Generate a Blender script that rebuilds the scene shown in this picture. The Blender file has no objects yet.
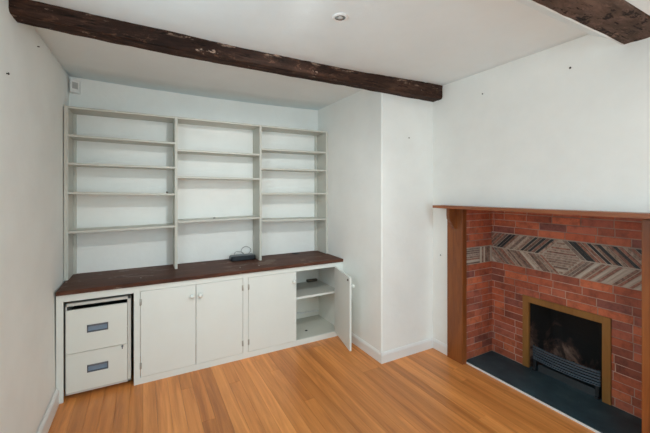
import bpy, bmesh, math, random
from mathutils import Vector, Matrix, noise
random.seed(7)
S = bpy.context.scene
COL = S.collection
PI = math.pi

# ------------------------------------------------------------------ materials
def nodes(name):
    m = bpy.data.materials.new(name)
    m.use_nodes = True
    nt = m.node_tree
    return m, nt, nt.nodes['Principled BSDF']

def N(nt, typ, **kw):
    n = nt.nodes.new(typ)
    for k, v in kw.items():
        if k in n.inputs.keys():
            n.inputs[k].default_value = v
        else:
            setattr(n, k, v)
    return n

def ramp(nt, fac, stops, interp='LINEAR'):
    r = nt.nodes.new('ShaderNodeValToRGB')
    r.color_ramp.interpolation = interp
    els = r.color_ramp.elements
    while len(els) < len(stops):
        els.new(0.5)
    for e, (p, c) in zip(els, stops):
        e.position = p
        e.color = (c[0], c[1], c[2], 1)
    nt.links.new(fac, r.inputs['Fac'])
    return r.outputs['Color']

def mix(nt, a, b, fac, mode='MIX'):
    n = nt.nodes.new('ShaderNodeMix')
    n.data_type = 'RGBA'
    n.blend_type = mode
    for sock, v in ((n.inputs['Factor'], fac), (n.inputs['A'], a), (n.inputs['B'], b)):
        if isinstance(v, (int, float)):
            sock.default_value = v
        elif isinstance(v, tuple):
            sock.default_value = (v[0], v[1], v[2], 1)
        else:
            nt.links.new(v, sock)
    return n.outputs['Result']

def coords(nt, scale=(1, 1, 1), rot=(0, 0, 0)):
    t = nt.nodes.new('ShaderNodeTexCoord')
    mp = nt.nodes.new('ShaderNodeMapping')
    mp.inputs['Scale'].default_value = scale
    mp.inputs['Rotation'].default_value = rot
    nt.links.new(t.outputs['Object'], mp.inputs['Vector'])
    return mp.outputs['Vector']

def tex_noise(nt, vec, scale, detail=4, rough=0.55, dist=0.0):
    n = N(nt, 'ShaderNodeTexNoise', Scale=scale, Detail=detail, Roughness=rough, Distortion=dist)
    nt.links.new(vec, n.inputs['Vector'])
    return n.outputs['Fac']

def bump(nt, bs, height, strength, dist=0.01):
    b = N(nt, 'ShaderNodeBump', Strength=strength, Distance=dist)
    nt.links.new(height, b.inputs['Height'])
    nt.links.new(b.outputs['Normal'], bs.inputs['Normal'])

def paint(name, col, rough=0.6, wear=0.03, bscale=30, bstr=0.08, spec=0.4):
    m, nt, bs = nodes(name)
    v = coords(nt)
    f = tex_noise(nt, v, 3.0, 5, 0.6)
    c = ramp(nt, f, [(0.3, tuple(x * (1 - wear) for x in col)), (0.7, tuple(min(1, x * (1 + wear)) for x in col))])
    nt.links.new(c, bs.inputs['Base Color'])
    bs.inputs['Roughness'].default_value = rough
    bs.inputs['Specular IOR Level'].default_value = spec
    f2 = tex_noise(nt, v, bscale, 4, 0.6)
    bump(nt, bs, f2, bstr, 0.01)
    return m

def wood(name, dark, mid, light, along='Y', scale=1.0, rough=0.4, stretch=14, fleck=None, bstr=0.15, spec=0.5, island=False, noise_w=0.5, worn=None, rim=0):
    m, nt, bs = nodes(name)
    s = {'X': (1 / stretch, 1, 1), 'Y': (1, 1 / stretch, 1), 'Z': (1, 1, 1 / stretch)}[along]
    v = coords(nt, s)
    if island:
        g = nt.nodes.new('ShaderNodeNewGeometry')
        add = N(nt, 'ShaderNodeVectorMath', operation='ADD')
        mul = N(nt, 'ShaderNodeMath', operation='MULTIPLY')
        mul.inputs[1].default_value = 37.0
        nt.links.new(g.outputs['Random Per Island'], mul.inputs[0])
        nt.links.new(v, add.inputs[0])
        nt.links.new(mul.outputs[0], add.inputs[1])
        v = add.outputs[0]
    f1 = tex_noise(nt, v, 22 * scale, 6, 0.65, 0.6)
    f2 = tex_noise(nt, v, 5 * scale, 4, 0.6, 0.4)
    mx = N(nt, 'ShaderNodeMath', operation='MULTIPLY_ADD')
    nt.links.new(f1, mx.inputs[0])
    mx.inputs[1].default_value = noise_w
    a2 = N(nt, 'ShaderNodeMath', operation='MULTIPLY')
    nt.links.new(f2, a2.inputs[0])
    a2.inputs[1].default_value = 1 - noise_w
    nt.links.new(a2.outputs[0], mx.inputs[2])
    c = ramp(nt, mx.outputs[0], [(0.32, dark), (0.5, mid), (0.68, light)])
    if island:
        tone = ramp(nt, g.outputs['Random Per Island'], island)
        c = mix(nt, c, tone, 1.0, 'MULTIPLY')
    if fleck:
        v2 = coords(nt, tuple(0.35 + 0.65 * q if q < 1 else 1 for q in s))
        f3 = tex_noise(nt, v2, fleck[1], 5, 0.7)
        k = ramp(nt, f3, [(fleck[2], (0, 0, 0)), (fleck[2] + 0.03, (1, 1, 1))])
        c = mix(nt, c, fleck[0], k)
    if worn:
        v3 = coords(nt, (0.45, 1, 1))
        f4 = tex_noise(nt, v3, 19, 6, 0.75, 0.5)
        k4 = ramp(nt, f4, [(0.56, (0, 0, 0)), (0.64, (1, 1, 1))])
        c = mix(nt, c, worn, k4)
        f5 = tex_noise(nt, coords(nt, (0.12, 1, 1)), 42, 4, 0.7)
        k5 = ramp(nt, f5, [(0.36, (1, 1, 1)), (0.42, (0, 0, 0))])
        c = mix(nt, c, (0.005, 0.003, 0.002), k5)
        if rim:
            sp = nt.nodes.new('ShaderNodeSeparateXYZ')
            nt.links.new(coords(nt), sp.inputs[0])
            rz = ramp(nt, sp.outputs['Z'], [(rim - 0.022, (0, 0, 0)), (rim - 0.008, (1, 1, 1)), (rim + 0.008, (1, 1, 1)), (rim + 0.022, (0, 0, 0))])
            f6 = tex_noise(nt, coords(nt, (0.35, 1, 1)), 24, 5, 0.7)
            k6 = ramp(nt, f6, [(0.55, (0, 0, 0)), (0.60, (1, 1, 1))])
            c = mix(nt, c, (0.27, 0.18, 0.135), mix(nt, rz, k6, 1.0, 'MULTIPLY'))
        f1 = f4
    nt.links.new(c, bs.inputs['Base Color'])
    bs.inputs['Roughness'].default_value = rough
    bs.inputs['Specular IOR Level'].default_value = spec
    bump(nt, bs, f1, bstr, 0.004)
    return m

def plain(name, col, rough=0.5, metal=0.0, spec=0.5):
    m, nt, bs = nodes(name)
    v = coords(nt)
    f = tex_noise(nt, v, 40, 3)
    c = ramp(nt, f, [(0.3, tuple(x * 0.93 for x in col)), (0.7, tuple(min(1, x * 1.07) for x in col))])
    nt.links.new(c, bs.inputs['Base Color'])
    bs.inputs['Roughness'].default_value = rough
    bs.inputs['Metallic'].default_value = metal
    bs.inputs['Specular IOR Level'].default_value = spec
    return m

WALL = (0.87, 0.88, 0.855)
M = {}
M['wall'] = paint('wall_paint', WALL, 0.75, 0.03, 12, 0.25, 0.25)
M['ceiling'] = paint('ceiling_paint', (0.80, 0.865, 0.89), 0.8, 0.02, 8, 0.18, 0.2)
M['skirting'] = paint('skirting_gloss', (0.80, 0.80, 0.79), 0.4, 0.02, 20, 0.03)
M['cream'] = paint('cream_gloss_paint', (0.755, 0.785, 0.75), 0.42, 0.02, 25, 0.03)
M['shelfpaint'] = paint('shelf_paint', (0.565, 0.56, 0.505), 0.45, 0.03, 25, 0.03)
M['inside'] = paint('cabinet_inside', (0.82, 0.81, 0.75), 0.55, 0.03, 25, 0.03)
M['greyshelf'] = paint('grey_shelf_paint', (0.63, 0.63, 0.565), 0.45, 0.05, 25, 0.03)
M['filing'] = paint('filing_enamel', (0.755, 0.78, 0.735), 0.35, 0.01, 60, 0.01)
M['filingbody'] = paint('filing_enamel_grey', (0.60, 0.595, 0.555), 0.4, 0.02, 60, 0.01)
M['steelblue'] = plain('handle_grey', (0.21, 0.28, 0.37), 0.45, 0.0)
M['handledark'] = plain('handle_recess_dark', (0.13, 0.145, 0.17), 0.4)
M['black'] = plain('black_void', (0.012, 0.012, 0.012), 0.8)
M['gapbrown'] = plain('gap_brown', (0.10, 0.085, 0.065), 0.7)
M['brass'] = plain('old_steel_hinge', (0.42, 0.41, 0.37), 0.4, 0.4)
M['whiteplastic'] = plain('white_plastic', (0.8, 0.8, 0.79), 0.35)
M['greyplastic'] = plain('grey_lens', (0.42, 0.43, 0.43), 0.3)
M['blackplastic'] = plain('black_plastic', (0.018, 0.023, 0.030), 0.28)
M['lid'] = plain('dark_blue_grey_plastic', (0.035, 0.050, 0.068), 0.3)
M['cable'] = plain('dark_cable', (0.05, 0.05, 0.055), 0.5)
M['chrome'] = plain('chrome', (0.30, 0.30, 0.29), 0.25, 1.0)
M['bulb'] = plain('lamp_face', (0.55, 0.55, 0.54), 0.15)
M['nail'] = plain('dark_nail', (0.06, 0.05, 0.045), 0.5, 0.3)
M['counter'] = wood('worktop_stain', (0.034, 0.012, 0.007), (0.085, 0.030, 0.016), (0.150, 0.062, 0.038), 'X', 1.6, 0.55, 9, ((0.17, 0.11, 0.085), 7, 0.58), 0.15, 0.22)
M['beam'] = wood('old_beam', (0.008, 0.004, 0.003), (0.032, 0.015, 0.010), (0.090, 0.045, 0.030), 'X', 1.6, 0.8, 6, ((0.36, 0.25, 0.19), 15, 0.64), 1.0, 0.2, worn=(0.105, 0.052, 0.033), rim=0.098)
M['beamgrey'] = wood('old_beam_greyed', (0.020, 0.012, 0.009), (0.095, 0.058, 0.043), (0.18, 0.115, 0.088), 'X', 1.1, 0.8, 3.5, ((0.020, 0.012, 0.009), 9, 0.555), 1.0, 0.2, worn=(0.17, 0.105, 0.08))
M['mantel'] = wood('mantel_wood', (0.105, 0.026, 0.006), (0.235, 0.068, 0.014), (0.360, 0.120, 0.028), 'Z', 0.8, 0.42, 9, None, 0.15)
M['mantelshelf'] = wood('mantel_shelf_wood', (0.150, 0.042, 0.014), (0.300, 0.095, 0.034), (0.430, 0.165, 0.068), 'Y', 1.2, 0.45, 9, ((0.50, 0.36, 0.26), 20, 0.72), 0.15)
M['bronze'] = wood('bronze_frame', (0.195, 0.088, 0.020), (0.280, 0.132, 0.033), (0.350, 0.172, 0.050), 'Z', 0.7, 0.4, 5, None, 0.05)
M['floor'] = wood('floor_boards', (0.340, 0.112, 0.027), (0.600, 0.223, 0.058), (0.800, 0.335, 0.100), 'Y', 1.1, 0.34, 18, None, 0.05, 0.45,
                  island=[(0.0, (0.86, 0.80, 0.74)), (0.25, (1.2, 1.2, 1.2)), (0.5, (1.0, 0.96, 0.90)), (0.75, (1.3, 1.32, 1.34)), (1.0, (0.95, 0.88, 0.80))])
M['floorgap'] = plain('floor_gap', (0.10, 0.042, 0.018), 0.8)
M['grate'] = plain('grate_steel_blue', (0.080, 0.112, 0.145), 0.4, 0.2)
M['iron'] = plain('cast_iron_black', (0.020, 0.023, 0.027), 0.5, 0.2)
M['ashplate'] = plain('ash_pan_iron', (0.060, 0.066, 0.072), 0.45, 0.3)

def slate():
    m, nt, bs = nodes('hearth_slate')
    v = coords(nt)
    f = tex_noise(nt, v, 6, 6, 0.65)
    c = ramp(nt, f, [(0.3, (0.024, 0.042, 0.052)), (0.55, (0.038, 0.068, 0.082)), (0.75, (0.064, 0.098, 0.112))])
    f3 = tex_noise(nt, v, 30, 3, 0.6)
    k = ramp(nt, f3, [(0.735, (0, 0, 0)), (0.755, (1, 1, 1))])
    c = mix(nt, c, (0.35, 0.35, 0.34), k)
    nt.links.new(c, bs.inputs['Base Color'])
    bs.inputs['Roughness'].default_value = 0.5
    bs.inputs['Specular IOR Level'].default_value = 0.3
    bump(nt, bs, f, 0.2, 0.01)
    return m
M['slate'] = slate()

def brick():
    m, nt, bs = nodes('red_brick')
    g = nt.nodes.new('ShaderNodeNewGeometry')
    v = coords(nt)
    base = ramp(nt, g.outputs['Random Per Island'], [(0.0, (0.190, 0.056, 0.038)), (0.2, (0.450, 0.105, 0.046)), (0.45, (0.330, 0.080, 0.040)),
                                                      (0.65, (0.540, 0.140, 0.060)), (0.85, (0.380, 0.105, 0.062)), (1.0, (0.200, 0.068, 0.055))])
    f = tex_noise(nt, v, 14, 6, 0.7)
    t = ramp(nt, f, [(0.3, (0.60, 0.62, 0.70)), (0.52, (1.12, 1.16, 1.2)), (0.75, (1.3, 1.4, 1.4))])
    c = mix(nt, base, t, 1.0, 'MULTIPLY')
    f2 = tex_noise(nt, v, 26, 5, 0.7)
    k = ramp(nt, f2, [(0.66, (0, 0, 0)), (0.72, (0.35, 0.35, 0.35))])
    c = mix(nt, c, (0.45, 0.30, 0.25), k)
    nt.links.new(c, bs.inputs['Base Color'])
    bs.inputs['Roughness'].default_value = 0.62
    bump(nt, bs, f2, 0.4, 0.006)
    return m
M['brick'] = brick()
M['mortar'] = paint('mortar', (0.44, 0.29, 0.23), 0.9, 0.55, 60, 0.4, 0.2)
M['bandmortar'] = paint('band_mortar', (0.46, 0.39, 0.325), 0.9, 0.2, 60, 0.4, 0.2)

def tiles():
    m, nt, bs = nodes('band_tile')
    g = nt.nodes.new('ShaderNodeNewGeometry')
    v = coords(nt)
    base = ramp(nt, g.outputs['Random Per Island'], [(0.0, (0.27, 0.165, 0.125)), (0.18, (0.33, 0.155, 0.110)), (0.32, (0.38, 0.275, 0.22)), (0.46, (0.20, 0.125, 0.10)),
                                                      (0.60, (0.31, 0.205, 0.16)), (0.74, (0.44, 0.35, 0.285)), (0.82, (0.29, 0.150, 0.115)), (0.92, (0.24, 0.18, 0.15))], 'CONSTANT')
    f = tex_noise(nt, v, 40, 5, 0.7)
    t = ramp(nt, f, [(0.35, (0.45, 0.42, 0.40)), (0.65, (1.35, 1.35, 1.35))])
    nt.links.new(mix(nt, base, t, 1.0, 'MULTIPLY'), bs.inputs['Base Color'])
    bs.inputs['Roughness'].default_value = 0.6
    bump(nt, bs, f, 0.4, 0.005)
    return m
M['tile'] = tiles()
M['tileblack'] = plain('band_tile_burnt', (0.020, 0.023, 0.028), 0.35)
M['tilepale'] = plain('band_tile_pale', (0.52, 0.45, 0.38), 0.6)

def soot():
    m, nt, bs = nodes('sooty_fireback')
    v = coords(nt)
    f = tex_noise(nt, v, 4.5, 5, 0.65, 0.6)
    sp = nt.nodes.new('ShaderNodeSeparateXYZ')
    nt.links.new(v, sp.inputs[0])
    # the fire has burnt the soot off low down and at the far cheek
    m1 = N(nt, 'ShaderNodeMath', operation='MULTIPLY_ADD')
    nt.links.new(sp.outputs['Z'], m1.inputs[0])
    m1.inputs[1].default_value = -0.62
    m1.inputs[2].default_value = 0.150
    m2 = N(nt, 'ShaderNodeMath', operation='MULTIPLY_ADD')
    nt.links.new(sp.outputs['Y'], m2.inputs[0])
    m2.inputs[1].default_value = 0.35
    nt.links.new(m1.outputs[0], m2.inputs[2])
    m3 = N(nt, 'ShaderNodeMath', operation='ADD')
    nt.links.new(m2.outputs[0], m3.inputs[0])
    nt.links.new(f, m3.inputs[1])
    c = ramp(nt, m3.outputs[0], [(0.52, (0.008, 0.0075, 0.0075)), (0.62, (0.055, 0.030, 0.024)), (0.74, (0.26, 0.155, 0.115)), (0.88, (0.38, 0.27, 0.22))])
    nt.links.new(c, bs.inputs['Base Color'])
    bs.inputs['Roughness'].default_value = 0.85
    f2 = tex_noise(nt, v, 30, 5)
    bump(nt, bs, f2, 0.4, 0.01)
    return m
M['soot'] = soot()
M['sootblack'] = plain('soot_black', (0.010, 0.010, 0.011), 0.7)

# ------------------------------------------------------------------ mesh helpers
def box(bm, x0, x1, y0, y1, z0, z1, bev=0.0, mi=0, mat=None):
    vs = [bm.verts.new(p) for p in ((x0, y0, z0), (x1, y0, z0), (x1, y1, z0), (x0, y1, z0), (x0, y0, z1), (x1, y0, z1), (x1, y1, z1), (x0, y1, z1))]
    fs = [bm.faces.new([vs[i] for i in q]) for q in ((3, 2, 1, 0), (4, 5, 6, 7), (0, 1, 5, 4), (1, 2, 6, 5), (2, 3, 7, 6), (3, 0, 4, 7))]
    for f in fs:
        f.material_index = mi
    if bev > 0:
        es = list({e for f in fs for e in f.edges})
        r = bmesh.ops.bevel(bm, geom=es, offset=bev, segments=2, affect='EDGES', profile=0.6)
        for f in r['faces']:
            f.material_index = mi
        vs = list({v for f in r['faces'] for v in f.verts} | {v for v in vs if v.is_valid})
    if mat is not None:
        for v in vs:
            v.co = mat @ v.co
    return vs

def prism(bm, poly, axis, a, b, mi=0):
    """poly: 2D points; extruded along axis from a to b. axis X: (y,z); Y: (x,z); Z: (x,y)"""
    def mk(p, t):
        return {'X': (t, p[0], p[1]), 'Y': (p[0], t, p[1]), 'Z': (p[0], p[1], t)}[axis]
    A = [bm.verts.new(mk(p, a)) for p in poly]
    B = [bm.verts.new(mk(p, b)) for p in poly]
    n = len(poly)
    fs = [bm.faces.new(A), bm.faces.new(B[::-1])]
    for i in range(n):
        fs.append(bm.faces.new((A[i], B[i], B[(i + 1) % n], A[(i + 1) % n])))
    for f in fs:
        f.material_index = mi
    bmesh.ops.recalc_face_normals(bm, faces=fs)
    return A + B

def lathe(bm, prof, origin, axis='Z', seg=24, mi=0):
    """prof: (radius, height) points"""
    rings = []
    o = Vector(origin)
    for r, h in prof:
        ring = []
        for i in range(seg):
            a = 2 * PI * i / seg
            c, s = r * math.cos(a), r * math.sin(a)
            p = {'Z': (c, s, h), 'Y': (c, h, s), 'X': (h, c, s)}[axis]
            ring.append(bm.verts.new(o + Vector(p)))
        rings.append(ring)
    fs = []
    for a, b in zip(rings, rings[1:]):
        for i in range(seg):
            fs.append(bm.faces.new((a[i], a[(i + 1) % seg], b[(i + 1) % seg], b[i])))
    fs.append(bm.faces.new(rings[0]))
    fs.append(bm.faces.new(rings[-1][::-1]))
    for f in fs:
        f.smooth = True
        f.material_index = mi
    bmesh.ops.recalc_face_normals(bm, faces=fs)

def tube(bm, pts, r, seg=8):
    pts = [Vector(p) for p in pts]
    rings = []
    up = Vector((0.13, 0.21, 1)).normalized()
    for i, p in enumerate(pts):
        d = (pts[min(i + 1, len(pts) - 1)] - pts[max(i - 1, 0)]).normalized()
        a = d.cross(up)
        if a.length < 1e-3:
            a = d.cross(Vector((1, 0, 0)))
        a.normalize()
        b = d.cross(a)
        rings.append([bm.verts.new(p + r * (math.cos(2 * PI * k / seg) * a + math.sin(2 * PI * k / seg) * b)) for k in range(seg)])
    for A, B in zip(rings, rings[1:]):
        for k in range(seg):
            bm.faces.new((A[k], A[(k + 1) % seg], B[(k + 1) % seg], B[k])).smooth = True
    bm.faces.new(rings[0][::-1])
    bm.faces.new(rings[-1])

def smooth_path(ctrl, n=10):
    P = [Vector(p) for p in ctrl]
    P = [P[0]] + P + [P[-1]]
    out = []
    for i in range(1, len(P) - 2):
        for k in range(n):
            t = k / n
            a, b, c, d = P[i - 1], P[i], P[i + 1], P[i + 2]
            out.append(0.5 * ((2 * b) + (c - a) * t + (2 * a - 5 * b + 4 * c - d) * t * t + (3 * b - a - 3 * c + d) * t ** 3))
    out.append(P[-2])
    return out

def origin_of(o):
    v = Vector((0, 0, 0))
    while o is not None:
        v = v + o.location
        o = o.parent
    return v

def obj(name, bm, mats, parent=None, at=None, local=False, sharp=None):
    """link bm (world coordinates unless local) as ONE mesh object"""
    me = bpy.data.meshes.new(name)
    if not isinstance(mats, (list, tuple)):
        mats = [mats]
    o = bpy.data.objects.new(name, me)
    if at is not None:
        o.location = Vector(at) - (origin_of(parent) if parent else Vector((0, 0, 0)))
    o.parent = parent
    if not local:
        off = origin_of(o)
        bmesh.ops.translate(bm, vec=-off, verts=bm.verts)
    bm.to_mesh(me)
    bm.free()
    for m in mats:
        me.materials.append(m)
    COL.objects.link(o)
    return o

def thing(name, label, cat, loc, group=None):
    o = bpy.data.objects.new(name, None)
    o.empty_display_size = 0.05
    o.location = loc
    COL.objects.link(o)
    return tag(o, label, cat, group)

def tag(o, label, cat, group=None):
    o['label'] = label
    o['category'] = cat
    if group:
        o['group'] = group
    return o

def struct(o):
    o['kind'] = 'structure'
    return o

def new():
    return bmesh.new()

# ------------------------------------------------------------------ dimensions (metres)
XL, XA, XR = -0.602, 2.044, 2.735
YB, YF, YREAR = 3.9225, 2.574, -3.00
YK, ZCT = 3.3005, 0.8904
BASE = 0.0

def xl(y, z):
    t = min(1.0, max(0.0, (YB - y) / 1.48))
    return XL - 0.048 * t * z / 2.65 - 0.013 * (1 - t) * min(1.0, max(0.0, z / 0.9))

def zceil(x, y):
    s = max(0.0, 1 - ((x - 0.85) / 1.7) ** 2)
    fade = min(1.0, max(0.0, (y - 1.0) / 1.0))
    return 2.777 - 0.040 * s * (0.35 + 0.65 * fade)

# ------------------------------------------------------------------ room shell
# floor: individual boards running towards the shelves
bm = new()
box(bm, -0.80, 3.60, YREAR - 0.15, YB + 0.15, -0.10, -0.012, 0, 1)
w = 0.094
x = -0.66
rng = random.Random(11)
while x < 2.80:
    y = YREAR - rng.random() * 2.0
    while y < YB:
        L = 1.6 + rng.random() * 2.0
        y1 = min(y + L, YB + 0.05)
        ya = max(y, YREAR - 0.05)
        if y1 - ya > 0.02:
            x1 = min(x + w, 2.80)
            box(bm, x + 0.0006, x1 - 0.0006, ya + 0.0006, y1 - 0.0006, -0.014, 0.0)
        y = y1
    x += w
struct(obj('floor', bm, [M['floor'], M['floorgap']]))

# left wall: slightly out of plumb
bm = new()
ny, nz = 30, 12
grid = []
for i in range(ny + 1):
    y = 1.75 + (YB + 0.12 - 1.75) * i / ny
    row = []
    for j in range(nz + 1):
        z = -0.05 + 2.95 * j / nz
        row.append((bm.verts.new((xl(y, z), y, z)), bm.verts.new((XL - 0.20, y, z))))
    grid.append(row)
for i in range(ny):
    for j in range(nz):
        bm.faces.new((grid[i][j][0], grid[i + 1][j][0], grid[i + 1][j + 1][0], grid[i][j + 1][0])).smooth = True
        bm.faces.new((grid[i][j][1], grid[i][j + 1][1], grid[i + 1][j + 1][1], grid[i + 1][j][1]))
for i in range(ny):
    for j in (0, nz):
        bm.faces.new((grid[i][j][0], grid[i][j][1], grid[i + 1][j][1], grid[i + 1][j][0]))
for j in range(nz):
    for i in (0, ny):
        bm.faces.new((grid[i][j][0], grid[i][j + 1][0], grid[i][j + 1][1], grid[i][j][1]))
bmesh.ops.recalc_face_normals(bm, faces=bm.faces)
VY0, VY1, VZ0, VZ1 = 0.55, 1.65, 1.25, 2.40
for a, b, c, d in ((VY1, 1.75, -0.05, 2.90), (YREAR - 0.1, VY0, -0.05, 2.90), (VY0, VY1, -0.05, VZ0), (VY0, VY1, VZ1, 2.90)):
    for v in box(bm, XL - 0.20, XL, a, b, c, d):
        if v.co.x > XL - 0.1:
            v.co.x = xl(0, v.co.z)
struct(obj('wall_left', bm, M['wall']))
bm = new()
for a, b in ((VY0, VY0 + 0.05), (VY1 - 0.05, VY1), (1.08, 1.12)):
    box(bm, XL - 0.18, XL - 0.13, a, b, VZ0, VZ1, 0.004)
for a, b in ((VZ0, VZ0 + 0.05), (VZ1 - 0.05, VZ1), (1.80, 1.84)):
    box(bm, XL - 0.18, XL - 0.13, VY0, VY1, a, b, 0.004)
struct(obj('window_2', bm, M['skirting']))

bm = new()
box(bm, XL - 0.10, XA + 0.05, YB, YB + 0.12, -0.05, 2.90)
struct(obj('wall_back', bm, M['wall']))

# boxed projection right of the shelves
bm = new()
prism(bm, [(XA, YF + 0.012), (XA + 0.012, YF), (XR + 0.06, YF), (XR + 0.06, YB + 0.12), (XA, YB + 0.12)], 'Z', -0.05, 2.90)
struct(obj('wall_alcove', bm, M['wall']))

# right wall with the fireplace opening
FY0, FY1, FZ = 0.80, 2.226, 1.535
bm = new()
a, b = YREAR - 0.1, YF + 0.03
prism(bm, [(a, -0.05), (FY0, -0.05), (FY0, FZ), (FY1, FZ), (FY1, -0.05), (b, -0.05), (b, 2.90), (a, 2.90)], 'X', XR, XR + 0.10)
struct(obj('wall_right', bm, M['wall']))

# rear wall (behind the camera) with a window opening
WX0, WX1, WZ0, WZ1 = 1.15, 2.25, 0.75, 2.35
bm = new()
box(bm, XL - 0.15, WX0, YREAR - 0.12, YREAR, -0.05, 2.90)
box(bm, WX1, XR + 0.10, YREAR - 0.12, YREAR, -0.05, 2.90)
box(bm, WX0, WX1, YREAR - 0.12, YREAR, -0.05, WZ0)
box(bm, WX0, WX1, YREAR - 0.12, YREAR, WZ1, 2.90)
struct(obj('wall_rear', bm, M['wall']))
bm = new()
for a, b in ((WX0, WX0 + 0.05), (WX1 - 0.05, WX1), ((WX0 + WX1) / 2 - 0.02, (WX0 + WX1) / 2 + 0.02)):
    box(bm, a, b, YREAR - 0.10, YREAR - 0.05, WZ0, WZ1, 0.004)
for a, b in ((WZ0, WZ0 + 0.05), (WZ1 - 0.05, WZ1), (1.48, 1.52)):
    box(bm, WX0, WX1, YREAR - 0.10, YREAR - 0.05, a, b, 0.004)
struct(obj('window_1', bm, M['skirting']))

# ceiling, gently sagging; lower in the bay nearest the camera
bm = new()
ys = [0.735, 0.90, 1.135, 1.4, 1.7, 2.0, 2.2, 2.44, 2.57, 2.8, 3.1, 3.5, YB + 0.05]
nx = 26
rows = []
for y in ys:
    row = []
    for i in range(nx + 1):
        xx = XL - 0.10 + (XR + 0.16 - XL) * i / nx
        row.append((bm.verts.new((xx, y, zceil(xx, y))), bm.verts.new((xx, y, 2.90))))
    rows.append(row)
for a, b in zip(rows, rows[1:]):
    for i in range(nx):
        bm.faces.new((a[i][0], b[i][0], b[i + 1][0], a[i + 1][0])).smooth = True
        bm.faces.new((a[i][1], a[i + 1][1], b[i + 1][1], b[i][1]))
for row in (rows[0], rows[-1]):
    for i in range(nx):
        bm.faces.new((row[i][0], row[i + 1][0], row[i + 1][1], row[i][1]))
for a, b in zip(rows, rows[1:]):
    for i in (0, nx):
        bm.faces.new((a[i][0], a[i][1], b[i][1], b[i][0]))
bmesh.ops.recalc_face_normals(bm, faces=bm.faces)
box(bm, XL - 0.10, XR + 0.06, YREAR - 0.1, 0.742, 2.645, 2.90)
# sloping plaster along the far side of the nearer beam
prism(bm, [(0.945, 2.640), (0.965, 2.632), (1.02, 2.690), (1.135, 2.765), (1.135, 2.80), (0.945, 2.80)], 'X', XL - 0.08, XR + 0.03)
struct(obj('ceiling', bm, M['ceiling']))

# skirting boards
def skirt(name, pts, h, t=0.018):
    """pts: plan polyline along the wall; inward normal is to its left"""
    bm = new()
    prof = [(0, 0), (t, 0), (t, h - 0.022), (t * 0.75, h - 0.010), (t * 0.4, h), (0, h)]
    rings = []
    P = [Vector(p) for p in pts]
    for i, p in enumerate(P):
        ds = []
        if i > 0:
            ds.append((P[i] - P[i - 1]).normalized())
        if i < len(P) - 1:
            ds.append((P[i + 1] - P[i]).normalized())
        ns = [Vector((-d.y, d.x)) for d in ds]
        n = sum(ns, Vector((0, 0))).normalized()
        k = 1 / max(0.3, n.dot(ns[0]))
        rings.append([bm.verts.new((p.x + n.x * k * a, p.y + n.y * k * a, z)) for a, z in prof])
    for A, B in zip(rings, rings[1:]):
        for k in range(len(prof)):
            bm.faces.new((A[k], A[(k + 1) % len(prof)], B[(k + 1) % len(prof)], B[k]))
    bm.faces.new(rings[0])
    bm.faces.new(rings[-1][::-1])
    bmesh.ops.recalc_face_normals(bm, faces=bm.faces)
    return struct(obj(name, bm, M['skirting']))
skirt('baseboard_left', [(XL + 0.001, YK - 0.002), (XL + 0.001, YREAR)], 0.125, 0.020)
skirt('baseboard_alcove', [(XR, YF), (XA, YF), (XA, YK + 0.0)], 0.100, 0.016)
skirt('baseboard_right', [(XR, 2.352), (XR, YF - 0.016)], 0.100, 0.016)

# ------------------------------------------------------------------ ceiling beams
def beam(name, y0, y1, zb, ztop, x0, x1, mat, rough, seed, label, yoff=None):
    bm = new()
    n = 260
    prof = []
    h = ztop - zb
    d = y1 - y0
    for k in range(7):
        prof.append((y0, ztop - h * k / 7.0, 'f'))
    for k in range(8):
        prof.append((y0 + d * k / 7.0, zb, 'b'))
    for k in range(1, 8):
        prof.append((y1, zb + h * k / 7.0, 'r'))
    rings = []
    for i in range(n + 1):
        xx = x0 + (x1 - x0) * i / n
        ring = []
        lift = 0.030 * max(0.0, 1 - (xx - x0) / 0.9) ** 1.3 if yoff is None else 0
        for (y, z, s) in prof:
            p = Vector((xx * 1.8 + seed, y * 9, z * 9))
            a = noise.fractal(p, 1.0, 2.0, 4) * rough
            q = noise.fractal(Vector((xx * 9 + seed, y * 14, z * 14)), 1.0, 2.0, 3) * rough * 0.45
            yy, zz = y, z
            corner = min(abs(y - y0), abs(y - y1)) < 1e-6 and abs(z - zb) < 1e-6
            if s == 'f':
                k = (z - zb) / h
                chip = max(0.0, noise.noise(Vector((xx * 21 + seed, 3.1, z * 11))) - 0.12)
                yy = y - (a + q) * (0.7 + 1.1 * k) + chip * 0.034 * k ** 3
                if k > 0.6:
                    zz = z - chip * 0.030 * k
            elif s == 'r':
                yy = y + (a + q) * 0.3
            if s == 'b':
                zz = z - (a + q) * 0.5
                if abs(y - y0) < 1e-6:
                    yy = y - (a + q) + 0.006
                    zz += 0.006
            if s != 'f' or z < ztop - 0.04:
                zz += lift
            ring.append(bm.verts.new((xx, yy, zz)))
        rings.append(ring)
    m = len(prof)
    for A, B in zip(rings, rings[1:]):
        for k in range(m):
            f = bm.faces.new((A[k], B[k], B[(k + 1) % m], A[(k + 1) % m]))
    bm.faces.new(rings[0])
    bm.faces.new(rings[-1][::-1])
    bmesh.ops.recalc_face_normals(bm, faces=bm.faces)
    o = obj(name, bm, mat, None, at=((x0 + x1) / 2, (y0 + y1) / 2, zb))
    return tag(o, label, 'beam')

beam('ceiling_beam', 2.440, 2.572, 2.638, 2.80, -0.652, XR + 0.02, M['beam'], 0.010, 3.0,
     'long dark rough old timber beam crossing the ceiling in front of the bookshelves')
beam('ceiling_beam', 0.738, 0.953, 2.630, 2.80, -0.652, XR + 0.02, M['beamgrey'], 0.012, 9.0,
     'greyish brown rough timber beam in the upper right corner above the fireplace wall', 0)

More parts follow.
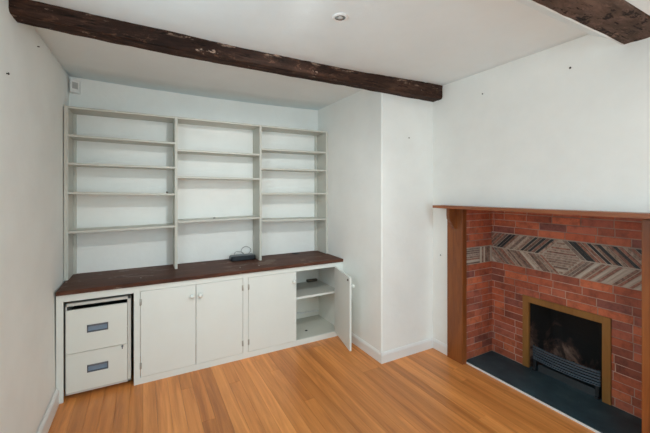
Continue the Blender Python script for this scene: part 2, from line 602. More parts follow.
# ------------------------------------------------------------------ bookshelves
ZT = 2.431
YU = 3.654
bs_root = thing('bookcase', 'tall cream painted open shelving unit standing on the dark worktop against the back wall', 'bookcase', (0.72, 3.79, ZCT + 0.001))
ups = [(-0.612, -0.581), (0.279, 0.304), (1.157, 1.182), (2.017, 2.043)]
for a, b in ups:
    bm = new()
    box(bm, a, b, YU, YB, ZCT + 0.001, ZT, 0.0015)
    obj('upright', bm, M['shelfpaint'], bs_root)
bays = [(-0.581, 0.279, [(2.172, 2.162), (1.922, 1.915), (1.662, 1.645), (1.312, 1.323)]),
        (0.304, 1.157, [(2.094, 2.092), (1.821, 1.816), (1.363, 1.377)]),
        (1.182, 2.017, [(2.158, 2.163), (1.936, 1.936), (1.649, 1.646), (1.340, 1.325)])]
for a, b, zs in bays:
    bm = new()
    box(bm, a, b, YU, YB, ZT - 0.019, ZT, 0.0015)
    obj('top_board', bm, M['shelfpaint'], bs_root)
    for zl, zr in zs:
        bm = new()
        vs = box(bm, a, b, YU + 0.004, YB, -0.010, 0.010, 0.0015)
        for v in bm.verts:
            t = (v.co.x - a) / (b - a)
            v.co.z += zl + (zr - zl) * t
        obj('shelf', bm, M['shelfpaint'], bs_root)
for a, b in ((1.990, 2.017), (-0.581, -0.558)):
    bm = new()
    box(bm, a, b, YB - 0.030, YB - 0.001, ZCT + 0.001, ZT - 0.02, 0.001)
    obj('rear_batten', bm, M['shelfpaint'], bs_root)

# small scraps left on two shelves
def scrap(x, y, z, r, h, label):
    bm = new()
    lathe(bm, [(0.001, 0.0), (r, 0.0), (r * 0.8, h * 0.6), (r * 0.35, h), (0.001, h)], (x, y, z), 'Z', 9)
    for v in bm.verts:
        v.co.y = y + (v.co.y - y) * 0.55
    tag(obj('scrap', bm, M['nail'], None, at=(x, y, z)), label, 'scrap')
scrap(0.215, 3.80, 1.6555, 0.009, 0.022, 'tiny dark scrap on the left bay shelf second from the worktop, near the upright')
scrap(0.686, 3.79, 1.3785, 0.015, 0.009, 'tiny dark flat scrap on the lowest shelf of the middle bay')
# ------------------------------------------------------------------ worktop
ct = new()
box(ct, XL + 0.002, XA - 0.002, YK - 0.018, YB - 0.001, 0.8555, ZCT, 0.004)
ctop = obj('worktop', ct, M['counter'], None, at=(0.72, 3.6, 0.8555))
tag(ctop, 'long dark reddish brown stained wooden worktop over the white base cupboards', 'worktop')
bm = new()
lathe(bm, [(0.001, 0.0), (0.050, 0.0), (0.050, 0.0010), (0.001, 0.0010)], (1.690, 3.850, ZCT - 0.0004))
g = obj('cable_hole', bm, M['black'], ctop)
g['label'] = 'dark round cable hole'
for (fx, fy, r) in ((0.878, 3.431, 0.011), (1.077, 3.421, 0.010), (-0.02, 3.45, 0.008), (-0.585, 3.60, 0.010)):
    bm = new()
    lathe(bm, [(0.001, 0.0), (r, 0.0), (r * 0.6, 0.0007), (0.001, 0.0009)], (fx, fy, ZCT - 0.0002), seg=9)
    for v in bm.verts:
        v.co.y = fy + (v.co.y - fy) * 0.6
    obj('paint_fleck', bm, M['whiteplastic'], ctop)

# ------------------------------------------------------------------ base cupboards
cab = thing('base_cupboard', 'long cream built-in base cupboard with four doors below the dark worktop', 'cupboard', (0.72, 3.6, 0))
XN0, XN1 = -0.556, -0.071           # filing niche
D = [(-0.022, 0.4318), (0.4332, 0.8735), (0.9275, 1.456), (1.456, 1.957)]
DZ0, DZ1 = 0.0595, 0.8045
ft = 0.020
yb = YK + ft
bm = new()
box(bm, XL + 0.001, XN0, YK, yb, 0, 0.855, 0.001)
box(bm, XN1, D[0][0] - 0.0015, YK, yb, 0, 0.855, 0.001)
box(bm, D[1][1] + 0.0015, D[2][0] - 0.0015, YK, yb, 0, 0.855, 0.001)
box(bm, D[3][1], XA - 0.001, YK, yb, 0, 0.855, 0.001)
box(bm, XN0, XN1, YK, yb, 0.798, 0.855)
box(bm, D[0][0] - 0.0015, D[1][1] + 0.0015, YK, yb, DZ1 + 0.002, 0.855)
box(bm, D[2][0] - 0.0015, D[3][1], YK, yb, DZ1 + 0.002, 0.855)
box(bm, D[0][0] - 0.0015, D[1][1] + 0.0015, YK, yb, 0, DZ0 - 0.002)
box(bm, D[2][0] - 0.0015, D[3][1], YK, yb, 0, DZ0 - 0.002)
obj('face_frame', bm, M['cream'], cab)
# carcass
bm = new()
yk2 = 3.862
box(bm, XL + 0.004, XN0 - 0.03, yb, yk2, 0, 0.850)
box(bm, XN1 + 0.004, XN1 + 0.022, yb, yk2, 0, 0.850)
box(bm, 0.895, 0.913, yb, yk2, 0, 0.850)
box(bm, XA - 0.022, XA - 0.004, yb, yk2, 0, 0.850)
box(bm, XN0, XA - 0.004, yk2, yk2 + 0.012, 0, 0.850)
obj('carcass', bm, M['inside'], cab)
bm = new()
box(bm, 0.913, XA - 0.022, yb, yk2, 0.040, DZ0 - 0.004)
o = obj('floor_panel', bm, M['greyshelf'], cab)
o['label'] = 'worn grey painted cupboard floor'
bm = new()
lathe(bm, [(0.001, 0.0), (0.016, 0.0), (0.016, 0.0015), (0.001, 0.0015)], (1.665, 3.490, DZ0 - 0.0042), seg=14)
obj('floor_hole', bm, M['black'], o)
bm = new()
box(bm, 0.913, XA - 0.022, YK + 0.040, yk2, 0.492, 0.512, 0.001)
o = obj('inner_shelf', bm, M['greyshelf'], cab)
bm = new()
box(bm, 0.913, XA - 0.022, YK + 0.036, YK + 0.040, 0.490, 0.513)
obj('shelf_edge', bm, M['cream'], o)
bm = new()
box(bm, 1.84, 1.98, 3.815, yk2 - 0.001, 0.511, 0.540, 0.002)
obj('rear_gap_dark', bm, M['gapbrown'], o)  # dark brown box drawn in place of the shaded gap behind the shelf

def door(x0, x1, hinge, knob, rot=0.0, thick=0.020):
    wd = x1 - x0 - 0.003
    hx = x0 + 0.0015 if hinge == 'L' else x1 - 0.0015
    sgn = 1 if hinge == 'L' else -1
    bm = new()
    a, b = (0, wd) if sgn > 0 else (-wd, 0)
    box(bm, a, b, 0.0, thick, DZ0, DZ1 - 0.001, 0.0018)
    d = obj('door', bm, M['cream'], cab, at=(hx, YK - 0.001, 0), local=True)
    d.rotation_euler.z = rot
    kx = sgn * (wd - 0.034) if knob is None else knob
    bm = new()
    lathe(bm, [(0.003, 0.0005), (0.011, 0.0005), (0.009, -0.012), (0.013, -0.018), (0.020, -0.023), (0.0215, -0.030), (0.018, -0.038), (0.010, -0.042), (0.001, -0.043)], (kx, 0, 0.706), 'Y', 20)
    k = obj('knob', bm, M['cream'], d, local=True)
    for z in (0.158, 0.712):
        bm = new()
        s = sgn
        lathe(bm, [(0.001, -0.028), (0.0045, -0.028), (0.0045, 0.028), (0.001, 0.028)], (-s * 0.002, -0.003, z), 'Z', 10)
        box(bm, min(-s * 0.002, s * 0.010), max(-s * 0.002, s * 0.010), -0.0016, 0.001, z - 0.026, z + 0.026)
        obj('hinge', bm, M['brass'], d, local=True)
    return d
door(D[0][0], D[0][1], 'L', None)
door(D[1][0], D[1][1], 'R', None)
door(D[2][0], D[2][1], 'L', None)
d4 = door(D[3][0], D[3][1], 'R', None, rot=math.radians(77.5))
d4['label'] = 'rightmost door swung open'
bm = new()
box(bm, -0.462, -0.448, 0.020, 0.030, 0.762, 0.780, 0.002)
obj('catch', bm, M['nail'], d4, local=True)

# white cable at the back of the open cupboard
bm = new()
tube(bm, smooth_path([(1.40, 3.851, 0.112), (1.52, 3.851, 0.128), (1.60, 3.851, 0.118), (1.70, 3.851, 0.134), (1.80, 3.851, 0.124), (1.92, 3.851, 0.120), (2.010, 3.851, 0.112)]), 0.010)
tag(obj('cable', bm, M['whiteplastic'], None, at=(1.70, 3.851, 0.12)), 'white cable along the back low inside the open cupboard', 'cable')

# ------------------------------------------------------------------ filing cabinet
fx0, fx1 = -0.549, -0.094
fy0, fy1 = 3.328, 3.850
fz1 = 0.771
fc = thing('filing_cabinet', 'off-white two drawer metal filing cabinet set into the left end of the cupboards', 'filing cabinet', ((fx0 + fx1) / 2, 3.6, 0))
bm = new()
t = 0.018
box(bm, fx0, fx0 + 0.010, fy0 + 0.006, fy1, 0.034, fz1, 0.002)
box(bm, fx1 - 0.026, fx1, fy0 + 0.006, fy1, 0.034, fz1, 0.002)
box(bm, fx0 + 0.02, fx1 - 0.02, fy0 + 0.10, fy1 - 0.03, 0.0, 0.036)
box(bm, fx0, fx1, fy0 + 0.006, fy1, fz1 - 0.024, fz1, 0.002)
box(bm, fx0, fx1, fy0 + 0.006, fy1, 0.034, 0.050, 0.002)
box(bm, fx0, fx1, fy1 - 0.01, fy1, 0.034, fz1)
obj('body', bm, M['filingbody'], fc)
def drawer(z0, z1, yf):
    x0, x1 = -0.543, -0.122
    bm = new()
    hx0, hx1, hz0, hz1 = -0.404, -0.258, None, None
    zc = 0.551 if z0 > 0.2 else 0.219
    hz0, hz1 = zc - 0.031, zc + 0.031
    # front panel with a pocket for the handle
    box(bm, x0, hx0, yf, yf + 0.020, z0, z1)
    box(bm, hx1, x1, yf, yf + 0.020, z0, z1)
    box(bm, hx0, hx1, yf, yf + 0.020, hz1, z1)
    box(bm, hx0, hx1, yf, yf + 0.020, z0, hz0)
    bmesh.ops.remove_doubles(bm, verts=bm.verts, dist=1e-5)
    d = obj('drawer', bm, M['filing'], fc)
    bm = new()
    box(bm, hx0 + 0.001, hx1 - 0.001, yf + 0.016, yf + 0.022, hz0, hz1)
    box(bm, hx0, hx0 + 0.007, yf - 0.003, yf + 0.016, hz0, hz1)
    box(bm, hx1 - 0.007, hx1, yf - 0.003, yf + 0.016, hz0, hz1)
    box(bm, hx0, hx1, yf - 0.003, yf + 0.016, hz0, hz0 + 0.007)
    box(bm, hx0, hx1, yf - 0.003, yf + 0.016, hz1 - 0.014, hz1)  # deeper top band in dark colour paints the shadow at the pocket's top
    h = obj('recessed_handle', bm, M['handledark'], d)
    bm = new()
    box(bm, hx0 + 0.007, hx1 - 0.007, yf + 0.009, yf + 0.0155, hz0 + 0.007, hz1 - 0.016, 0.002)
    obj('handle_plate', bm, M['steelblue'], d)
    bm = new()
    box(bm, x0 + 0.015, x1 - 0.012, yf + 0.020, fy1 - 0.02, z0 + 0.02, z1 - 0.035)
    obj('drawer_box', bm, M['sootblack'], d)
    return d
drawer(0.371, 0.719, fy0 - 0.012)
d2 = drawer(0.054, 0.364, fy0 - 0.002)
bm = new()
lathe(bm, [(0.001, 0.001), (0.008, 0.001), (0.008, -0.004), (0.001, -0.005)], (-0.157, fy0 - 0.002, 0.352), 'Y', 14)
box(bm, -0.161, -0.153, fy0 - 0.0065, fy0 - 0.003, 0.328, 0.352, 0.001)
k = obj('lock', bm, M['handledark'], d2)

# ------------------------------------------------------------------ router and cable
rx0, rx1, ry0, ry1 = 0.858, 1.142, 3.735, 3.872
bm = new()
pts = []
def rrect(x0, x1, y0, y1, r, n=6):
    out = []
    for cx, cy, a0 in ((x1 - r, y1 - r, 0), (x0 + r, y1 - r, 90), (x0 + r, y0 + r, 180), (x1 - r, y0 + r, 270)):
        for k in range(n + 1):
            a = math.radians(a0 + 90 * k / n)
            out.append((cx + r * math.cos(a), cy + r * math.sin(a)))
    return out
def stack(bm, levels):
    rings = [[bm.verts.new((x, y, z)) for x, y in rrect(*a)] for a, z in levels]
    n = len(rings[0])
    for A, B in zip(rings, rings[1:]):
        for i in range(n):
            bm.faces.new((A[i], A[(i + 1) % n], B[(i + 1) % n], B[i]))
    bm.faces.new(rings[0][::-1])
    bm.faces.new(rings[-1])
ro = thing('router', 'flat black network box with wires on the worktop beside a shelf upright', 'router', ((rx0 + rx1) / 2, 3.80, ZCT))
stack(bm, [((rx0 + .008, rx1 - .008, ry0 + .008, ry1 - .008, .03), ZCT + 0.001), ((rx0, rx1, ry0, ry1, .035), ZCT + .010), ((rx0, rx1, ry0, ry1, .035), ZCT + .040), ((rx0 + .008, rx1 - .008, ry0 + .008, ry1 - .008, .03), ZCT + .052)])
obj('case', bm, M['blackplastic'], ro)
bm = new()
stack(bm, [((rx0 + .022, rx1 - .022, ry0 + .018, ry1 - .020, .02), ZCT + .051), ((rx0 + .024, rx1 - .024, ry0 + .020, ry1 - .022, .02), ZCT + .055)])
obj('lid_panel', bm, M['lid'], ro)
bm = new()
tube(bm, smooth_path([(0.93, 3.868, ZCT + .02), (0.93, 3.895, ZCT + .055), (0.955, 3.90, ZCT + .078), (1.01, 3.90, ZCT + .072), (1.04, 3.895, ZCT + .05), (1.03, 3.868, ZCT + .022)], 8), 0.0022, 6)
obj('power_wire', bm, M['cable'], ro)
bm = new()
tube(bm, smooth_path([(1.08, 3.868, ZCT + .02), (1.02, 3.895, ZCT + .06), (1.015, 3.90, ZCT + .10), (1.06, 3.90, ZCT + .132), (1.115, 3.90, ZCT + .11), (1.125, 3.895, ZCT + .075), (1.10, 3.89, ZCT + .05), (1.11, 3.868, ZCT + .02)], 8), 0.0022, 6)
obj('data_wire', bm, M['cable'], ro)

# ------------------------------------------------------------------ alarm sensor in the corner
se = thing('motion_sensor', 'small white box sensor in the ceiling corner above the bookcase', 'sensor', (-0.568, 3.89, 2.606))
bm = new()
prism(bm, [(-0.6025, 3.850), (-0.592, 3.838), (-0.532, 3.884), (-0.526, 3.9235), (-0.6025, 3.9235)], 'Z', 2.606, 2.728)
bmesh.ops.bevel(bm, geom=list(bm.edges), offset=0.004, segments=2, affect='EDGES')
obj('housing', bm, M['whiteplastic'], se)
bm = new()
prism(bm, [(-0.580, 3.8435), (-0.542, 3.8725), (-0.544, 3.878), (-0.583, 3.849)], 'Z', 2.640, 2.700)
obj('lens', bm, M['greyplastic'], se)
# ------------------------------------------------------------------ downlight
zl = zceil(1.057, 1.735)
dl = thing('downlight', 'small round recessed spotlight in the white ceiling', 'ceiling light', (1.057, 1.735, zl))
bm = new()
prof = [(0.033, -0.001), (0.033, -0.007), (0.037, -0.010), (0.044, -0.008), (0.050, -0.001), (0.050, 0.004), (0.033, 0.004)]
lathe(bm, prof[0:1] + prof[1:6], (1.057, 1.735, zl), 'Z', 32)
bm.faces.ensure_lookup_table()
for f in [f for f in bm.faces if len(f.verts) > 4]:
    bm.faces.remove(f)
obj('trim_ring', bm, M['whiteplastic'], dl)
bm = new()
lathe(bm, [(0.0335, -0.0060), (0.031, -0.0030), (0.020, -0.0025), (0.001, -0.0025)], (1.057, 1.735, zl), 'Z', 32)
bm.faces.ensure_lookup_table()
for f in [f for f in bm.faces if len(f.verts) > 4]:
    bm.faces.remove(f)
obj('reflector', bm, M['chrome'], dl)
bm = new()
lathe(bm, [(0.017, -0.001), (0.016, -0.006), (0.008, -0.008), (0.001, -0.0085)], (1.057, 1.735, zl), 'Z', 20)
obj('bulb', bm, M['bulb'], dl)

# ------------------------------------------------------------------ nails
def nail(p, n, label, r=0.006):
    bm = new()
    n = Vector(n)
    prof = [(0.001, -0.001), (r * 0.5, -0.001), (r * 0.5, 0.006), (r, 0.008), (r * 0.8, 0.012), (0.001, 0.013)]
    ax = 'X' if abs(n.x) > 0.5 else ('Y' if abs(n.y) > 0.5 else 'Z')
    s = n.x + n.y + n.z
    lathe(bm, [(a, b * s) for a, b in prof], p, ax, 10)
    tag(obj('wall_nail', bm, M['nail'], None, at=p), label, 'nail', None)
nail((XR, 1.260, 2.577), (-1, 0, 0), 'dark nail high on the right wall, nearest the upper right beam', 0.008)
nail((XR, 1.972, 2.570), (-1, 0, 0), 'dark nail high on the right wall, nearest the long beam end')
nail((XR, 2.462, 1.009), (-1, 0, 0), 'small nail low in the wall strip left of the fireplace')
nail((2.389, YF, 2.224), (0, -1, 0), 'small nail in the white wall facing the room, under the long beam')
nail((xl(2.38, 2.31), 2.38, 2.31), (1, 0, 0), 'dark nail in the left wall under the beam end', 0.007)
nail((xl(2.945, 2.672), 2.945, 2.672), (1, 0, 0), 'tiny nail high on the left wall behind the beam', 0.005)

# ------------------------------------------------------------------ fireplace
BX = 3.186                    # brick face
RY0, RY1 = 0.845, 2.194       # recess sides
fp = thing('fireplace', 'red brick fireplace with a diagonal tile band and black fire opening', 'fireplace', (3.0, 1.515, 0))
OY0, OY1, OZ = 1.185, 1.866, 0.693    # outer edge of the metal frame
PITCH, BL, MJ = 0.0665, 0.222, 0.007

def clip_poly(poly, f):
    out = []
    for i in range(len(poly)):
        a, b = poly[i], poly[(i + 1) % len(poly)]
        fa, fb = f(a), f(b)
        if fa >= 0:
            out.append(a)
        if (fa >= 0) != (fb >= 0):
            t = fa / (fa - fb)
            out.append((a[0] + (b[0] - a[0]) * t, a[1] + (b[1] - a[1]) * t))
    return out

BZ0, BZ1 = 0.952, 1.258       # tile band
bm = new()
rng = random.Random(5)
def put_brick(u0, u1, z0, z1, face):
    if u1 - u0 < 0.012 or z1 - z0 < 0.012:
        return
    e = rng.uniform(0.003, 0.0075)
    if face == 'main':
        box(bm, BX - e, BX + 0.05, u0, u1, z0, z1, 0.0025, 0)
    elif face == 'left':
        box(bm, u0, u1, RY1 - e, RY1 + 0.02, z0, z1, 0.0025, 0)
    else:
        box(bm, u0, u1, RY0 - 0.02, RY0 + e, z0, z1, 0.0025, 0)
def courses(u0, u1, zlo, zhi, face, hole=None, phase=0.0):
    n = int(round((zhi - zlo) / PITCH))
    p = (zhi - zlo) / n
    for i in range(n):
        za, zb_ = zlo + i * p + MJ / 2, zlo + (i + 1) * p - MJ / 2
        u = u0 - (BL / 2 if i % 2 else 0) - phase - rng.random() * 0.02
        while u < u1:
            L = BL if rng.random() < 0.8 else BL / 2
            a, b = max(u0, u + MJ / 2), min(u1, u + L - MJ / 2)
            if hole and za < hole[2] and b > hole[0] and a < hole[1]:
                if zb_ <= hole[2] + 0.02:
                    put_brick(a, min(b, hole[0]), za, zb_, face)
                    put_brick(max(a, hole[1]), b, za, zb_, face)
                else:
                    put_brick(a, min(b, hole[0]), za, zb_, face)
                    put_brick(max(a, hole[1]), b, za, zb_, face)
                    put_brick(max(a, hole[0]), min(b, hole[1]), max(za, hole[2]), zb_, face)
            else:
                put_brick(a, b, za, zb_, face)
            u += L
HT = 0.022
hole = (OY0 + 0.02, OY1 - 0.02, OZ - 0.02)
courses(RY0, RY1, HT, BZ0, 'main', hole)
courses(RY0, RY1, BZ1, 1.518, 'main')
courses(2.765, BX - 0.008, HT, BZ0, 'left', None, 0.07)
courses(2.765, BX - 0.008, 1.118, 1.518, 'left', None, 0.05)
courses(2.765, BX - 0.008, HT, 1.518, 'right', None, 0.07)
# mortar bed
box(bm, BX - 0.0015, BX + 0.06, RY0 - 0.02, hole[0] - 0.0, 0.0, 1.53, 0, 1)
box(bm, BX - 0.0015, BX + 0.06, hole[1], RY1 + 0.02, 0.0, 1.53, 0, 1)
box(bm, BX - 0.0015, BX + 0.06, hole[0], hole[1], hole[2], 1.53, 0, 1)
box(bm, 2.760, BX + 0.06, RY1 - 0.0015, RY1 + 0.028, 0.0, 1.53, 0, 1)
box(bm, 2.760, BX + 0.06, RY0 - 0.028, RY0 + 0.0015, 0.0, 1.53, 0, 1)
obj('brick_facing', bm, [M['brick'], M['mortar']], fp)

# diagonal tile band
bm = new()
box(bm, BX - 0.006, BX + 0.02, RY0 + 0.001, RY1 - 0.001, BZ0, BZ1, 0, 3)
box(bm, 2.775, BX - 0.006, RY1 - 0.006, RY1 + 0.01, BZ0, 1.118, 0, 3)
YC = 1.540
HH = (BZ1 - BZ0) / 2
ZM = (BZ0 + BZ1) / 2
rng = random.Random(21)
def strip(poly, mi):
    poly = clip_poly(poly, lambda p: RY1 - 0.004 - p[0])
    if len(poly) > 2:
        poly = clip_poly(poly, lambda p: p[0] - RY0 - 0.004)
    if len(poly) < 3:
        return
    prism(bm, poly, 'X', BX - 0.006 - rng.uniform(0.004, 0.010), BX, mi)
P = 0.0345
for side in (1, -1):
    for row in (1, -1):
        k = 0
        while k < 28:
            wv = P - (rng.uniform(0.006, 0.010) if row == 1 else rng.uniform(0.009, 0.015))
            base = HH + 0.010 + k * P
            h0, h1 = 0.006, HH - 0.006
            b2 = base + rng.uniform(-0.003, 0.003)
            poly = [(YC + side * (b2 - h0), ZM + row * h0), (YC + side * (b2 + wv - h0), ZM + row * h0),
                    (YC + side * (b2 + wv - h1), ZM + row * h1), (YC + side * (b2 - h1), ZM + row * h1)]
            mi = 0
            if row == 1:
                if side == 1 and k in (1, 3, 5, 11, 12):
                    mi = 1
                if side == -1 and k in (1, 2, 5, 7, 10, 14, 15):
                    mi = 1
            else:
                if rng.random() < 0.20:
                    mi = 2
            strip(poly, mi)
            k += 1
# the centre lozenge of level strips
z = ZM - HH + 0.012
while z < ZM + HH - 0.012:
    h = 0.013
    zm = z + h / 2
    half = HH - abs(zm - ZM) - 0.006
    if half > 0.012:
        strip([(YC - half, z), (YC + half, z), (YC + half, z + h), (YC - half, z + h)], 2 if rng.random() < 0.25 else 0)
    z += 0.021
# level and upright strips on the left return
z = BZ0 + 0.006
while z < 1.100:
    prism(bm, [(2.782, z), (2.975, z), (2.975, z + 0.012), (2.782, z + 0.012)], 'Y', RY1 - 0.012, RY1, 2 if rng.random() < 0.3 else 0)
    z += 0.020
x = 2.990
while x < BX - 0.03:
    prism(bm, [(x, BZ0 + 0.005), (x + 0.017, BZ0 + 0.005), (x + 0.017, 1.112), (x, 1.112)], 'Y', RY1 - 0.012, RY1, 2 if rng.random() < 0.25 else 0)
    x += 0.026
bmesh.ops.recalc_face_normals(bm, faces=bm.faces)
o = obj('tile_band', bm, [M['tile'], M['tileblack'], M['tilepale'], M['bandmortar']], fp)
o['label'] = 'band of narrow tiles set diagonally around a lozenge'

# bronze coloured frame
bm = new()
FW = 0.057
prism(bm, [(OY0, HT), (OY0, OZ), (OY1, OZ), (OY1, HT), (OY1 - FW, HT), (OY1 - FW, OZ - FW), (OY0 + FW, OZ - FW), (OY0 + FW, HT)], 'X', BX - 0.020, BX + 0.008)
es = [e for e in bm.edges if all(abs(v.co.x - (BX - 0.020)) < 1e-5 for v in e.verts)]
bmesh.ops.bevel(bm, geom=es, offset=0.003, segments=2, affect='EDGES')
obj('opening_frame', bm, M['bronze'], fp)

# firebox: splayed cheeks and back
bm = new()
a0, a1 = OY0 + FW - 0.004, OY1 - FW + 0.004
b0, b1 = a0 + 0.09, a1 - 0.09
xf, xb = BX + 0.010, BX + 0.30
zt = OZ - FW + 0.01
def quad(*p):
    return bm.faces.new([bm.verts.new(q) for q in p])
quad((xb, b0, HT), (xb, b1, HT), (xb - 0.02, b1, 0.34), (xb - 0.02, b0, 0.34))
quad((xb - 0.02, b0, 0.34), (xb - 0.02, b1, 0.34), (xb - 0.13, b1, 0.66), (xb - 0.13, b0, 0.66))
quad((xf, a0, HT), (xb, b0, HT), (xb - 0.02, b0, 0.34), (xf, a0, 0.34))
quad((xf, a0, 0.34), (xb - 0.02, b0, 0.34), (xb - 0.13, b0, 0.66), (xf, a0, 0.66))
quad((xb, b1, HT), (xf, a1, HT), (xf, a1, 0.34), (xb - 0.02, b1, 0.34))
quad((xb - 0.02, b1, 0.34), (xf, a1, 0.34), (xf, a1, 0.66), (xb - 0.13, b1, 0.66))
bmesh.ops.remove_doubles(bm, verts=bm.verts, dist=1e-4)
bmesh.ops.subdivide_edges(bm, edges=bm.edges, cuts=5, use_grid_fill=True)
for v in bm.verts:
    v.co += Vector((noise.noise(v.co * 9), noise.noise(v.co * 9 + Vector((5, 0, 0))), 0)) * 0.006
for f in bm.faces:
    f.smooth = True
bmesh.ops.recalc_face_normals(bm, faces=bm.faces)
obj('fireback', bm, M['soot'], fp)
bm = new()
box(bm, xf, xb - 0.12, a0, a1, 0.655, 0.675)
box(bm, xb + 0.01, xb + 0.05, OY0, OY1, 0.0, 0.70)
box(bm, BX + 0.03, xb + 0.02, OY0 - 0.02, OY0 + 0.02, 0.0, 0.70)
box(bm, BX + 0.03, xb + 0.02, OY1 - 0.02, OY1 + 0.02, 0.0, 0.70)
obj('flue_throat', bm, M['sootblack'], fp)

# hearth
he = thing('hearth', 'black slate hearth slab on the floor in front of the fire opening', 'hearth', (2.95, 1.515, 0))
bm = new()
prism(bm, [(2.764, RY0 + 0.009), (BX - 0.009, RY0 + 0.009), (BX - 0.009, OY0 + 0.03), (xb - 0.01, OY0 + 0.03), (xb - 0.01, OY1 - 0.03), (BX - 0.009, OY1 - 0.03), (BX - 0.009, RY1 - 0.009), (2.764, RY1 - 0.009)], 'Z', 0.0, HT)
obj('slab', bm, M['slate'], he)
bm = new()
box(bm, 2.7575, 2.7635, 0.86, 2.168, 0.0, HT - 0.006, 0.001)
o = obj('edge_strip', bm, M['whiteplastic'], he)
o['label'] = 'narrow white strip along the hearth edge'

# mantelpiece
ma = thing('mantelpiece', 'brown wooden mantelpiece with plain posts and shelf around the brick fireplace', 'mantelpiece', (2.70, 1.515, 0))
bm = new()
ml, mr = 2.452, 0.575
vs = box(bm, 2.600, BX + 0.05, RY0 - 0.01, RY1 + 0.01, 0, 0.026, 0.0)
bm.free()
bm = new()
vs = prism(bm, [(2.600, ml), (2.600, mr), (2.734, mr), (2.734, RY0), (BX + 0.02, RY0), (BX + 0.02, RY1), (2.734, RY1), (2.734, ml)], 'Z', 0, 0.026)
es = [e for e in bm.edges if all(abs(v.co.x - 2.600) < 1e-5 for v in e.verts)]
bmesh.ops.bevel(bm, geom=es, offset=0.003, segments=2, affect='EDGES')
for v in bm.verts:
    v.co.z += 1.507 + (ml - v.co.y) * 0.005 + (0.0025 * (ml - v.co.y) if v.co.z > 0.02 else 0)
obj('mantel_shelf', bm, M['mantelshelf'], ma)
for y0, y1 in ((2.170, 2.354), (0.655, 0.858)):
    bm = new()
    box(bm, 2.703, 2.764, y0, y1, 0.0, 1.5065, 0.004)
    p = obj('pilaster', bm, M['mantel'], ma)
    bm = new()
    yc = (y0 + y1) / 2
    prof = [(2.7035, 1.5065), (2.607, 1.5065), (2.606, 1.450), (2.610, 1.412), (2.628, 1.384), (2.642, 1.368), (2.652, 1.345), (2.672, 1.318), (2.7035, 1.302)]
    prism(bm, prof, 'Y', yc - 0.017, yc + 0.017)
    obj('bracket', bm, M['mantel'], p)

# fire grate: bowed louvre front, legs and ash pan plate
gr = thing('fire_grate', 'dark blue grey slatted metal grate front standing in the fire opening', 'fire grate', (BX - 0.03, 1.517, HT))
gy0, gy1 = 1.258, 1.778
def gx(y):
    t = (y - (gy0 + gy1) / 2) / ((gy1 - gy0) / 2)
    return BX + 0.000 - 0.030 * (1 - t * t)
def bowbar(bm, z0, z1, d0, d1, n=20, ya=gy0, yb_=gy1):
    prev = None
    for i in range(n + 1):
        y = ya + (yb_ - ya) * i / n
        c = [bm.verts.new((gx(y) + dx, y, z)) for dx, z in ((d0, z0), (d1, z0), (d1 , z1), (d0, z1))]
        if prev:
            for k in range(4):
                bm.faces.new((prev[k], prev[(k + 1) % 4], c[(k + 1) % 4], c[k]))
        else:
            bm.faces.new(c)
        prev = c
    bm.faces.new(prev[::-1])
for k in range(5):
    z = 0.137 + k * 0.0235
    bm = new()
    bowbar(bm, z, z + 0.013, -0.006, 0.006)
    bmesh.ops.recalc_face_normals(bm, faces=bm.faces)
    obj('slat', bm, M['grate'], gr)
bm = new()
bowbar(bm, 0.122, 0.131, -0.008, 0.010)
bmesh.ops.recalc_face_normals(bm, faces=bm.faces)
obj('bottom_rail', bm, M['grate'], gr)
for y in (gy0, gy0 + 0.173, gy1 - 0.185, gy1 - 0.012):
    bm = new()
    box(bm, gx(y + 0.006) + 0.004, gx(y + 0.006) + 0.014, y, y + 0.012, 0.122, 0.250)
    obj('upright_bar', bm, M['iron'], gr)
for y in (gy0 + 0.008, gy1 - 0.032):
    bm = new()
    box(bm, gx(y) - 0.010, gx(y) + 0.016, y, y + 0.024, HT, 0.124, 0.003)
    box(bm, gx(y) - 0.022, gx(y) + 0.016, y - 0.003, y + 0.027, HT, HT + 0.018, 0.003)
    obj('leg', bm, M['iron'], gr)
bm = new()
box(bm, BX + 0.004, BX + 0.010, gy0 + 0.035, gy1 - 0.045, HT, 0.085, 0.001)
obj('ash_pan_plate', bm, M['ashplate'], gr)
bm = new()
box(bm, BX + 0.012, BX + 0.20, gy0 + 0.05, gy1 - 0.05, 0.105, 0.121)
obj('bottom_grid', bm, M['iron'], gr)

# ------------------------------------------------------------------ lights
def area(name, loc, rot, sx, sy, power, col):
    L = bpy.data.lights.new(name, 'AREA')
    L.shape = 'RECTANGLE'
    L.size, L.size_y = sx, sy
    L.energy = power
    L.color = col
    o = bpy.data.objects.new(name, L)
    o.location = loc
    o.rotation_euler = rot
    COL.objects.link(o)
    return o
LC = (0.735, 0.945, 1.045)
LW = (0.77, 0.99, 1.09)
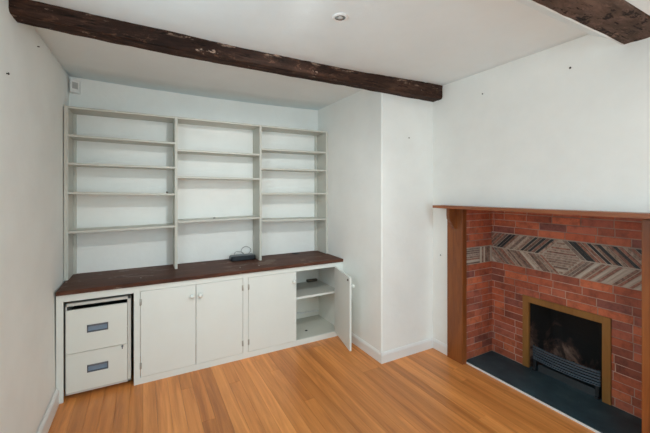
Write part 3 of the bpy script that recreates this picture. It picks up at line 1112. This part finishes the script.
# daylight through the window behind the camera and the one in the left wall, plus two unseen fill lights added at the ceiling
area('window_daylight', ((WX0 + WX1) / 2, YREAR - 0.02, (WZ0 + WZ1) / 2), (math.radians(90), 0, 0), WX1 - WX0, WZ1 - WZ0, 56, LC)
area('window_daylight', (XL - 0.055, (VY0 + VY1) / 2, (VZ0 + VZ1) / 2), (math.radians(90), 0, math.radians(-90)), VY1 - VY0, VZ1 - VZ0, 22, LC)
area('ceiling_fill', (0.6, -0.9, 2.63), (0, 0, 0), 0.5, 0.5, 24, LW)  # unseen fill behind the camera, added to brighten the room
L = bpy.data.lights.new('alcove_fill_spot', 'SPOT')  # unseen spot added to lift the brightness of the alcove
L.energy = 78
L.color = (0.93, 0.965, 0.95)
L.spot_size = math.radians(90)
L.spot_blend = 0.9
L.shadow_soft_size = 0.07
o = bpy.data.objects.new('alcove_fill_spot', L)
o.location = (0.80, 1.45, 2.70)
o.rotation_euler = (Vector((1.05, 3.70, 1.15)) - o.location).to_track_quat('-Z', 'Y').to_euler()
COL.objects.link(o)

W = bpy.data.worlds.new('daylight')
S.world = W
W.use_nodes = True
nt = W.node_tree
bg = nt.nodes['Background']
sky = nt.nodes.new('ShaderNodeTexSky')
sky.sky_type = 'HOSEK_WILKIE'
sky.turbidity = 6
nt.links.new(sky.outputs['Color'], bg.inputs['Color'])
bg.inputs['Strength'].default_value = 0.6

# ------------------------------------------------------------------ camera
cam = bpy.data.cameras.new('camera')
cam.sensor_width = 36.0
cam.sensor_fit = 'HORIZONTAL'
cam.lens = 331.589 / 650 * 36
cam.shift_x = 0.0
cam.shift_y = -(216.5 - 190.97) / 650
cam.clip_start = 0.05
co = bpy.data.objects.new('camera', cam)
co.location = (0, 0, 1.68)
co.rotation_euler = (math.radians(90), 0, -0.5014)
COL.objects.link(co)
S.camera = co

S.view_settings.view_transform = 'Standard'
S.view_settings.look = 'None'
S.view_settings.gamma = 1
S.view_settings.exposure = -0.04
S.view_settings.use_curve_mapping = False
S.cycles.use_denoising = True
S.cycles.max_bounces = 12
S.cycles.diffuse_bounces = 8
